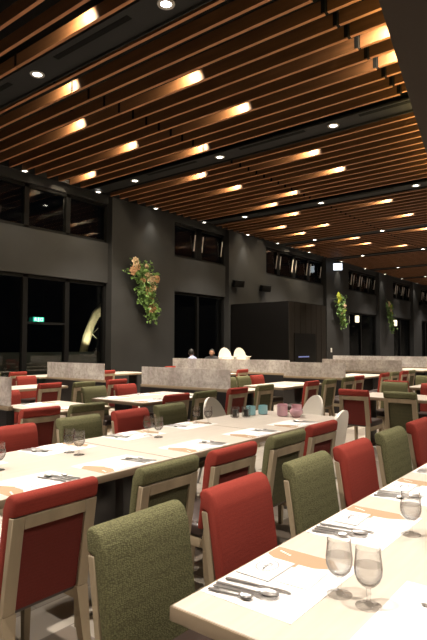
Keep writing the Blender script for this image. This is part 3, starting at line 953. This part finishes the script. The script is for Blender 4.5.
# ---- white high chairs
def build_highchair():
    t = empty('high_chair')
    # shell: rounded arch back swooping into two sides
    bm = new_bm()
    N = 22
    rings = []
    # outline of the back in its own plane, arch
    outer = []
    for i in range(N + 1):
        a = PI * i / N
        outer.append((0.205 * math.cos(a), 0.52 + 0.385 * math.sin(a) ** 0.85))
    pts = [(0.205, 0.50)] + outer + [(-0.205, 0.50)]
    def yb(z): return -0.15 - (z - 0.5) * 0.16
    fr = [bm.verts.new((x, yb(z) + 0.05 * (x / 0.205) ** 2, z)) for x, z in pts]
    n = len(pts)
    ctr_f = [bm.verts.new((0.55 * x, yb(z) + 0.02 + 0.05 * (0.55 * x / 0.205) ** 2, 0.50 + (z - 0.5) * 0.62)) for x, z in pts]
    bk = [bm.verts.new((x, yb(z) - 0.028 + 0.05 * (x / 0.205) ** 2, z)) for x, z in pts]
    ctr_b = [bm.verts.new((0.55 * x, yb(z) - 0.022 + 0.05 * (0.55 * x / 0.205) ** 2, 0.50 + (z - 0.5) * 0.62)) for x, z in pts]
    for i in range(n - 1):
        bm.faces.new((fr[i], fr[i + 1], ctr_f[i + 1], ctr_f[i])); bm.faces.new((bk[i + 1], bk[i], ctr_b[i], ctr_b[i + 1]))
        bm.faces.new((fr[i + 1], fr[i], bk[i], bk[i + 1]))
    bm.faces.new(ctr_f); bm.faces.new(ctr_b[::-1])
    bm.faces.new((fr[0], ctr_f[0], ctr_b[0], bk[0])); bm.faces.new((fr[-1], bk[-1], ctr_b[-1], ctr_f[-1]))
    bm.faces.new((ctr_f[0], ctr_f[-1], ctr_b[-1], ctr_b[0]))
    make('backrest', bm, M['plastic'], t, True, 50)
    bm = new_bm(); box(bm, (0, 0.02, 0.49), (0.38, 0.34, 0.035), bev=0.014, seg=3); make('seat', bm, M['plastic'], t)
    for s in (-1, 1):
        bm = new_bm()
        prof = [(-0.12, 0.50), (0.20, 0.50), (0.22, 0.62), (0.10, 0.635), (-0.02, 0.64), (-0.12, 0.66)]
        extrude_profile(bm, prof, s * 0.20 - 0.014, s * 0.20 + 0.014, 0.008, 2); make('armrest', bm, M['plastic'], t)
    bm = new_bm(); box(bm, (0, 0.27, 0.635), (0.42, 0.18, 0.022), bev=0.011, seg=2); make('tray', bm, M['plastic'], t)
    for sx in (-1, 1):
        for sy in (-1, 1):
            bm = new_bm(); tube(bm, [(sx * 0.23, sy * 0.23 + 0.02, 0.0), (sx * 0.16, sy * 0.14 + 0.02, 0.48)], 0.014, 8); make('leg', bm, M['metal'], t)
    bm = new_bm()
    for sx in (-1, 1): tube(bm, [(sx * 0.195, -0.165, 0.24), (sx * 0.195, 0.205, 0.24)], 0.009, 6)
    make('stretcher', bm, M['metal'], t)
    return t
high = Kind(build_highchair)
GH = 'white high chairs'
tag(high.put((4.50, 2.30, 0), R(0)), 'white high chair with grey legs standing between the two long tables', 'high chair', GH)
tag(high.put((5.48, 3.05, 0), R(66)), 'white high chair at the right table end behind the pink glasses', 'high chair', GH)
tag(high.put((4.70, 3.55, 0), R(180)), 'white high chair with tall arch on the far side of the second row', 'high chair', GH)
t = empty('service_counter', (13.07, 9.58, 0), R(-52))
bm = new_bm(); box(bm, (0, 0, 0.25), (1.15, 1.25, 0.5), bev=0.01); make('cabinet', bm, M['black'], t)
bm = new_bm(); box(bm, (0, 0, 0.51), (1.18, 1.28, 0.02), bev=0.004); make('worktop', bm, M['black'], t)
tag(t, 'low black counter under the two far white high chairs', 'counter')
tag(high.put((12.72, 9.60, 0.525), R(142)), 'left one of two far white high chairs above the long screen', 'high chair', GH)
tag(high.put((13.43, 9.56, 0.525), R(142)), 'right one of two far white high chairs above the long screen', 'high chair', GH)

# ================================================================== TABLEWARE
ZT = 0.7505
def sheet(bm, pts, z0, z1): prism(bm, pts, z0, z1)
def build_mat():
    t = empty('placemat')
    bm = new_bm(); sheet(bm, [(-.225, 0), (.225, 0), (.225, .31), (-.225, .31)], 0, 0.0012); make('paper', bm, M['paper'], t, False)
    bm = new_bm(); sheet(bm, [(-.145, .002), (-.223, .002), (-.223, .215), (-.165, .262), (-.085, .12), (-.12, .045)], 0.0013, 0.0016); make('printed_panel', bm, M['tan'], t, False)
    bm = new_bm()
    for i in range(5): box(bm, (-0.190 + i * 0.004, 0.030 + i * 0.011, 0.0020), (0.010, 0.007, 0.0004))
    make('lettering', bm, M['paper'], t, False)
    return t
placemat = Kind(build_mat)
def build_napkin():
    t = empty('napkin')
    bm = new_bm(); box(bm, (0, 0, 0.002), (0.17, 0.125, 0.0036), bev=0.001); box(bm, (0.002, 0.003, 0.0048), (0.165, 0.117, 0.0018), bev=0.0007); make('folded_cloth', bm, M['napkin'], t)
    bm = new_bm()
    for k in range(26):          # round printed emblem
        a = 2 * PI * k / 26
        box(bm, (0.044 * math.cos(a) - .01, 0.034 * math.sin(a), 0.0058), (0.0100, 0.0032, 0.0004), Matrix.Rotation(a + PI / 2, 3, 'Z'))
    for k in range(5): box(bm, (-.03 + 0.012 * k, 0.004 * math.sin(k * 2.1), 0.0058), (0.006, 0.018, 0.0004), Matrix.Rotation(R(25 * k), 3, 'Z'))
    make('emblem', bm, M['ink'], t, False)
    return t
napkin = Kind(build_napkin)
def handle(bm, y0, y1, w0, w1, z):
    rings = []
    for y, w_ in ((y0, w0 * .7), (y0 + .008, w0), (y1 - .02, w1 * 1.1), (y1, w1)):
        rings.append([(-w_, y, z - .0012), (w_, y, z - .0012), (w_ * .8, y, z + .0016), (-w_ * .8, y, z + .0016)])
    loft(bm, rings)
def build_spoon(L):
    bm = new_bm()
    y1 = L * 0.70
    handle(bm, 0, y1, 0.008, 0.0035, 0.004)
    n = 14
    cy, a, b = L * 0.70 + L * 0.15, L * 0.155, L * 0.105
    rings = []
    for f, dz in ((1.0, 0.006), (0.8, 0.002), (0.45, -0.0012), (0.06, -0.002)):
        rings.append([(b * f * math.cos(2 * PI * k / n), cy + a * f * math.sin(2 * PI * k / n), 0.0045 + dz) for k in range(n)])
    loft(bm, rings, cap=False)
    rings2 = [[(x, y, z - 0.0016) for x, y, z in r] for r in rings]
    loft(bm, rings2, cap=False)
    return make('spoon', bm, M['steel'])
def build_fork():
    bm = new_bm()
    handle(bm, 0, 0.135, 0.008, 0.0035, 0.004)
    rings = []
    for y, w_, z in ((0.135, .0035, .004), (0.148, .011, .003), (0.160, .0125, .003)):
        rings.append([(-w_, y, z - .001), (w_, y, z - .001), (w_, y, z + .001), (-w_, y, z + .001)])
    loft(bm, rings)
    for k in range(4):
        x = -0.0105 + k * 0.007
        rings = []
        for y, w_, z in ((0.159, .0022, .003), (0.185, .0018, .0055), (0.205, .0009, .0085)):
            rings.append([(x - w_, y, z - .0008), (x + w_, y, z - .0008), (x + w_, y, z + .0008), (x - w_, y, z + .0008)])
        loft(bm, rings)
    return make('fork', bm, M['steel'])
def build_knife():
    bm = new_bm()
    handle(bm, 0, 0.11, 0.008, 0.0055, 0.0045)
    rings = []
    for y, xa, xb in ((0.11, -.005, .006), (0.125, -.0085, .006), (0.19, -.009, .006), (0.212, -.004, .006), (0.218, .003, .0055)):
        rings.append([(xa, y, .0038), (xb, y, .0030), (xb, y, .0052), (xa, y, .0044)])
    loft(bm, rings)
    return make('knife', bm, M['steel'])
def build_sleeve():
    bm = new_bm(); box(bm, (0, 0, 0.0016), (0.15, 0.105, 0.0028), bev=0.0008)
    return make('paper_sleeve', bm, M['paper'])
sleeve = Kind(build_sleeve)
spoon_big, spoon_small = Kind(lambda: build_spoon(0.205)), Kind(lambda: build_spoon(0.145))
fork, knife = Kind(build_fork), Kind(build_knife)

rj = random.Random(11)
def setting(u, v, face, where, detail=2):
    """one cover: u, v on the table edge before the diner. detail 2: all; 1: mat and cutlery"""
    a = {'+v': 0.0, '-v': PI}[face]
    def P(x, y, z=ZT): return (u + x * math.cos(a) - y * math.sin(a), v + x * math.sin(a) + y * math.cos(a), z)
    tag(placemat.put(P(0, 0.008), a), 'white and tan placemat ' + where, 'placemat', 'paper placemats')
    zc = ZT + 0.0012
    if detail == 2:
        tag(napkin.put(P(-0.03 + rj.uniform(-.01, .01), 0.075, zc), a + R(rj.uniform(-3, 3))), 'folded white napkin ' + where, 'napkin', 'folded napkins')
    if detail == 2 and face == '-v':
        tag(sleeve.put(P(-0.045, 0.205, zc), a + R(rj.uniform(-4, 4))), 'flat white paper sleeve ' + where, 'paper sleeve', 'paper sleeves')
    for kind, x, y, rot, nm, word in ((spoon_small, .205, .02, 9, 'small steel spoon', 'spoon'), (fork, .180, .018, 10, 'steel fork', 'fork'),
                                      (spoon_big, .155, .02, 9, 'large steel spoon', 'spoon'), (knife, .118, .014, 9, 'steel knife', 'knife')):
        tag(kind.put(P(x + rj.uniform(-.002, .002), y + rj.uniform(-.004, .012), zc + 0.0012), a + R(rot + rj.uniform(-1.5, 1.5))), nm + ' ' + where, word, 'cutlery laid on the tables')

for i, uc in enumerate((1.475, 2.12, 2.76, 3.38)):
    setting(uc, 1.05, '-v', 'at the %s cover from the near corner of the front table' % ORD[i])
setting(3.98, 1.05, '-v', 'at the farthest cover in view of the front table')
setting(1.475, 0.262, '+v', "on the camera's side of the front table")
for i, uc in enumerate((1.05, 1.66, 2.25, 3.0, 3.74, 4.42)):
    setting(uc, T2A + 0.005, '+v', "at the second row's near side, %s cover" % ('first left' if i == 0 else ORD[i]))
for i, uc in enumerate((1.62, 2.32, 3.06, 3.76)):
    setting(uc, T2B - 0.005, '-v', "at the second row's far side, %s cover" % ('first left' if i == 0 else ORD[i]))
for i, (uc, va, where) in enumerate(((3.92, 5.06, 'on the small table by the screen end'),
                                     (5.10, V3A, 'on the cream table before the wide screen, left cover'), (5.75, V3A, 'on the cream table before the wide screen, right cover'),
                                     (8.47, V3A - .1, 'on the table with black legs, left cover'), (9.15, V3A - .1, 'on the table with black legs, right cover'))):
    setting(uc, va + .01, '+v', where, 1)
for i, (uc, va, where) in enumerate(((3.92, 6.09, 'on the far side of the table by the screen end'), (5.10, V3B, 'on the far side before the wide screen, left'), (5.75, V3B, 'on the far side before the wide screen, right'))):
    setting(uc, va - .01, '-v', where, 1)

def build_goblet():
    t = empty('water_goblet')
    bm = new_bm()
    lathe(bm, [(0.001, 0.0), (0.036, 0.0), (0.037, 0.002), (0.030, 0.005), (0.010, 0.009), (0.0055, 0.016), (0.0050, 0.028), (0.0075, 0.036), (0.0055, 0.044), (0.008, 0.052),
               (0.021, 0.060), (0.032, 0.072), (0.0385, 0.090), (0.0395, 0.108), (0.0370, 0.130), (0.0345, 0.159), (0.0350, 0.1605), (0.0345, 0.162), (0.0335, 0.161), (0.0360, 0.130), (0.0385, 0.108), (0.0374, 0.090), (0.031, 0.074), (0.019, 0.062), (0.001, 0.058)],
          n=28, cap0=True, cap1=True)
    make('bowl', bm, M['glass'], t, True, 60)
    bm = new_bm()
    lathe(bm, [(0.001, 0.0585), (0.0185, 0.0625), (0.0305, 0.0745), (0.0368, 0.090), (0.0380, 0.108), (0.0372, 0.116), (0.001, 0.116)], n=28, cap0=True, cap1=True)
    make('water', bm, M['water'], t, True, 60)
    return t
goblet = Kind(build_goblet)
GG = 'water goblets'
for u, v, lab in ((1.485, .705, 'left of the nearest pair of water goblets on the front table'), (1.47, .61, 'right of the nearest pair of water goblets on the front table'),
                  (2.12, .705, 'water goblet of the second front table pair, fully in view'), (2.11, .60, 'water goblet of the second front table pair, cut by the right frame edge'),
                  (1.70, 2.96, 'half water goblet at the left frame edge on the second row'),
                  (2.28, 3.07, 'water goblet left in the left pair on the second row'), (2.27, 2.95, 'water goblet right in the left pair on the second row'),
                  (3.10, 3.14, 'water goblet left in the middle pair on the second row'), (3.10, 3.02, 'water goblet right in the middle pair on the second row'),
                  (3.86, 3.27, 'water goblet left in the pair before the high chair arch'), (3.92, 3.17, 'water goblet right in the pair before the high chair arch')):
    tag(goblet.put((u, v, ZT + 0.0005)), lab, 'glass', GG)

def build_votive(gl, wx, r=0.038, h=0.075, fill=0.9):
    t = empty('candle_glass')
    bm = new_bm(); lathe(bm, [(r * .8, 0), (r, 0.008), (r, h), (r * .93, h), (r * .92, 0.010), (0.001, 0.008)], n=20); make('glass_cup', bm, M[gl], t, True, 50)
    bm = new_bm(); lathe(bm, [(r * fill * .97, 0.0105), (r * fill, h * .72), (0.002, h * .7)], n=16); make('candle', bm, M[wx], t, True, 50)
    return t
def bowl_votive():
    t = empty('candle_bowl')
    k = 1.25
    bm = new_bm(); lathe(bm, [(r * k, z * k) for r, z in ((.02, 0), (.03, 0.002), (.052, 0.03), (.055, 0.05), (.046, 0.066), (.043, 0.065), (.051, 0.05), (.048, 0.032), (.028, 0.006), (.001, 0.005))], n=22); make('glass_cup', bm, M['pink_glass'], t, True, 60)
    bm = new_bm(); lathe(bm, [(r * k, z * k) for r, z in ((.026, 0.007), (.045, 0.032), (.046, 0.046), (.001, 0.046))], n=16); make('candle', bm, M['pinkwax'], t, True, 50)
    return t
v_clear, v_blue, v_pink, b_pink = Kind(lambda: build_votive('glass', 'dark', .045, .108, .6)), Kind(lambda: build_votive('blue_glass', 'bluewax', .050, .095)), Kind(lambda: build_votive('pink_glass', 'pinkwax', .055, .108)), Kind(bowl_votive)
GC = 'candle glasses at the end of the second row'
Z2 = ZT + 0.0005
for k, u, v, lab in ((v_clear, 4.44, 3.24, 'clear glass with dark filling, leftmost beside the blue glasses'), (v_clear, 4.54, 3.17, 'clear glass with dark filling, just left of the blue glasses'),
                     (v_blue, 4.70, 3.22, 'light blue candle glass, left of the two'), (v_blue, 4.84, 3.16, 'light blue candle glass, right of the two'),
                     (v_pink, 4.84, 2.92, 'pink candle glass at the left of the pink cluster'), (v_pink, 4.98, 3.00, 'pink candle glass at the back of the pink cluster'),
                     (v_pink, 5.00, 2.84, 'pink candle glass at the right of the pink cluster'), (b_pink, 4.85, 2.76, 'round pink candle bowl at the front of the pink cluster')):
    tag(k.put((u, v, Z2)), lab, 'candle glass', GC)

# ================================================================== PEOPLE (seated behind the long screen)
def person(u, v, rz, shirt, look, label):
    t = empty('person', (u, v, 0), rz); t.scale = (1.04, 1.04, 1.0)
    me = bpy.data.meshes.new('body')
    # joints: pelvis, chest, neck, head base, arms, legs (sitting on a chair, facing local +y)
    J = [(0, 0, .52), (0, .02, .84), (0, .03, 1.08), (0, .04, 1.15), (0, .05, 1.19),
         (-.18, .02, 1.07), (-.25, .05, .80), (-.16, .26, .74), (.18, .02, 1.07), (.25, .05, .80), (.16, .26, .74),
         (-.09, .02, .50), (-.12, .42, .50), (-.12, .40, .06), (-.12, .52, .04), (.09, .02, .50), (.12, .42, .50), (.12, .40, .06), (.12, .52, .04), (-.13, .33, .745), (.13, .33, .745)]
    E_ = [(0, 1), (1, 2), (2, 3), (3, 4), (2, 5), (5, 6), (6, 7), (7, 19), (2, 8), (8, 9), (9, 10), (10, 20), (0, 11), (11, 12), (12, 13), (13, 14), (0, 15), (15, 16), (16, 17), (17, 18)]
    rad = [.16, .17, .14, .06, .05, .075, .05, .04, .065, .05, .04, .09, .065, .045, .04, .09, .065, .045, .04, .03, .03]
    me.from_pydata(J, E_, [])
    o = bpy.data.objects.new('body', me); COL.objects.link(o); o.parent = t
    sm = o.modifiers.new('skin', 'SKIN'); sm.use_smooth_shade = True
    for i, r in enumerate(rad):
        me.skin_vertices[0].data[i].radius = (r, r * (.75 if i < 3 else 1))
    me.skin_vertices[0].data[0].use_root = True
    o.modifiers.new('subd', 'SUBSURF').levels = 1
    o.modifiers['subd'].render_levels = 1
    me.materials.append(M[shirt])
    h = empty('head', (0, .06, 1.25)); h.parent = t; h.rotation_euler = (0, 0, look)
    bm = new_bm()
    bmesh.ops.create_uvsphere(bm, u_segments=18, v_segments=12, radius=1, matrix=Matrix.Diagonal((.078, .098, .118, 1)))
    for vv in bm.verts:        # chin and nose
        if vv.co.z < -.03: vv.co.x *= .80
    lathe(bm, [(.045, -.16), (.045, -.08)], (0, -.015, 0), 12)
    box(bm, (0, .100, -.015), (.022, .03, .04), bev=.008)
    for s in (-1, 1): box(bm, (s * .080, -.005, -.01), (.015, .035, .055), bev=.006)
    make('face', bm, M['skin'], h, True, 70)
    for s in (-1, 1):
        bm = new_bm(); bmesh.ops.create_icosphere(bm, subdivisions=1, radius=.011, matrix=Matrix.Translation((s * .032, .090, .012))); make('eye', bm, M['hair'], h)
    bm = new_bm(); box(bm, (0, .092, -.058), (.04, .008, .008), bev=.003); make('mouth', bm, M['hair'], h)
    bm = new_bm()
    bmesh.ops.create_uvsphere(bm, u_segments=18, v_segments=12, radius=1, matrix=Matrix.Translation((0, -.018, .022)) @ Matrix.Diagonal((.088, .104, .114, 1)))
    bmesh.ops.delete(bm, geom=[vv for vv in bm.verts if vv.co.z < -.06 or (vv.co.y > .045 and vv.co.z < .065)], context='VERTS')
    make('hair', bm, M['hair'], h)
    tag(t, label, 'person')
    return t
person(13.30, 11.40, R(15), 'shirt', R(-70), 'person in a light blue shirt seated behind the long glass screen')
person(14.00, 11.16, R(120), 'darkshirt', R(-10), 'dark-haired person seated behind the long screen, left of the white high chairs')
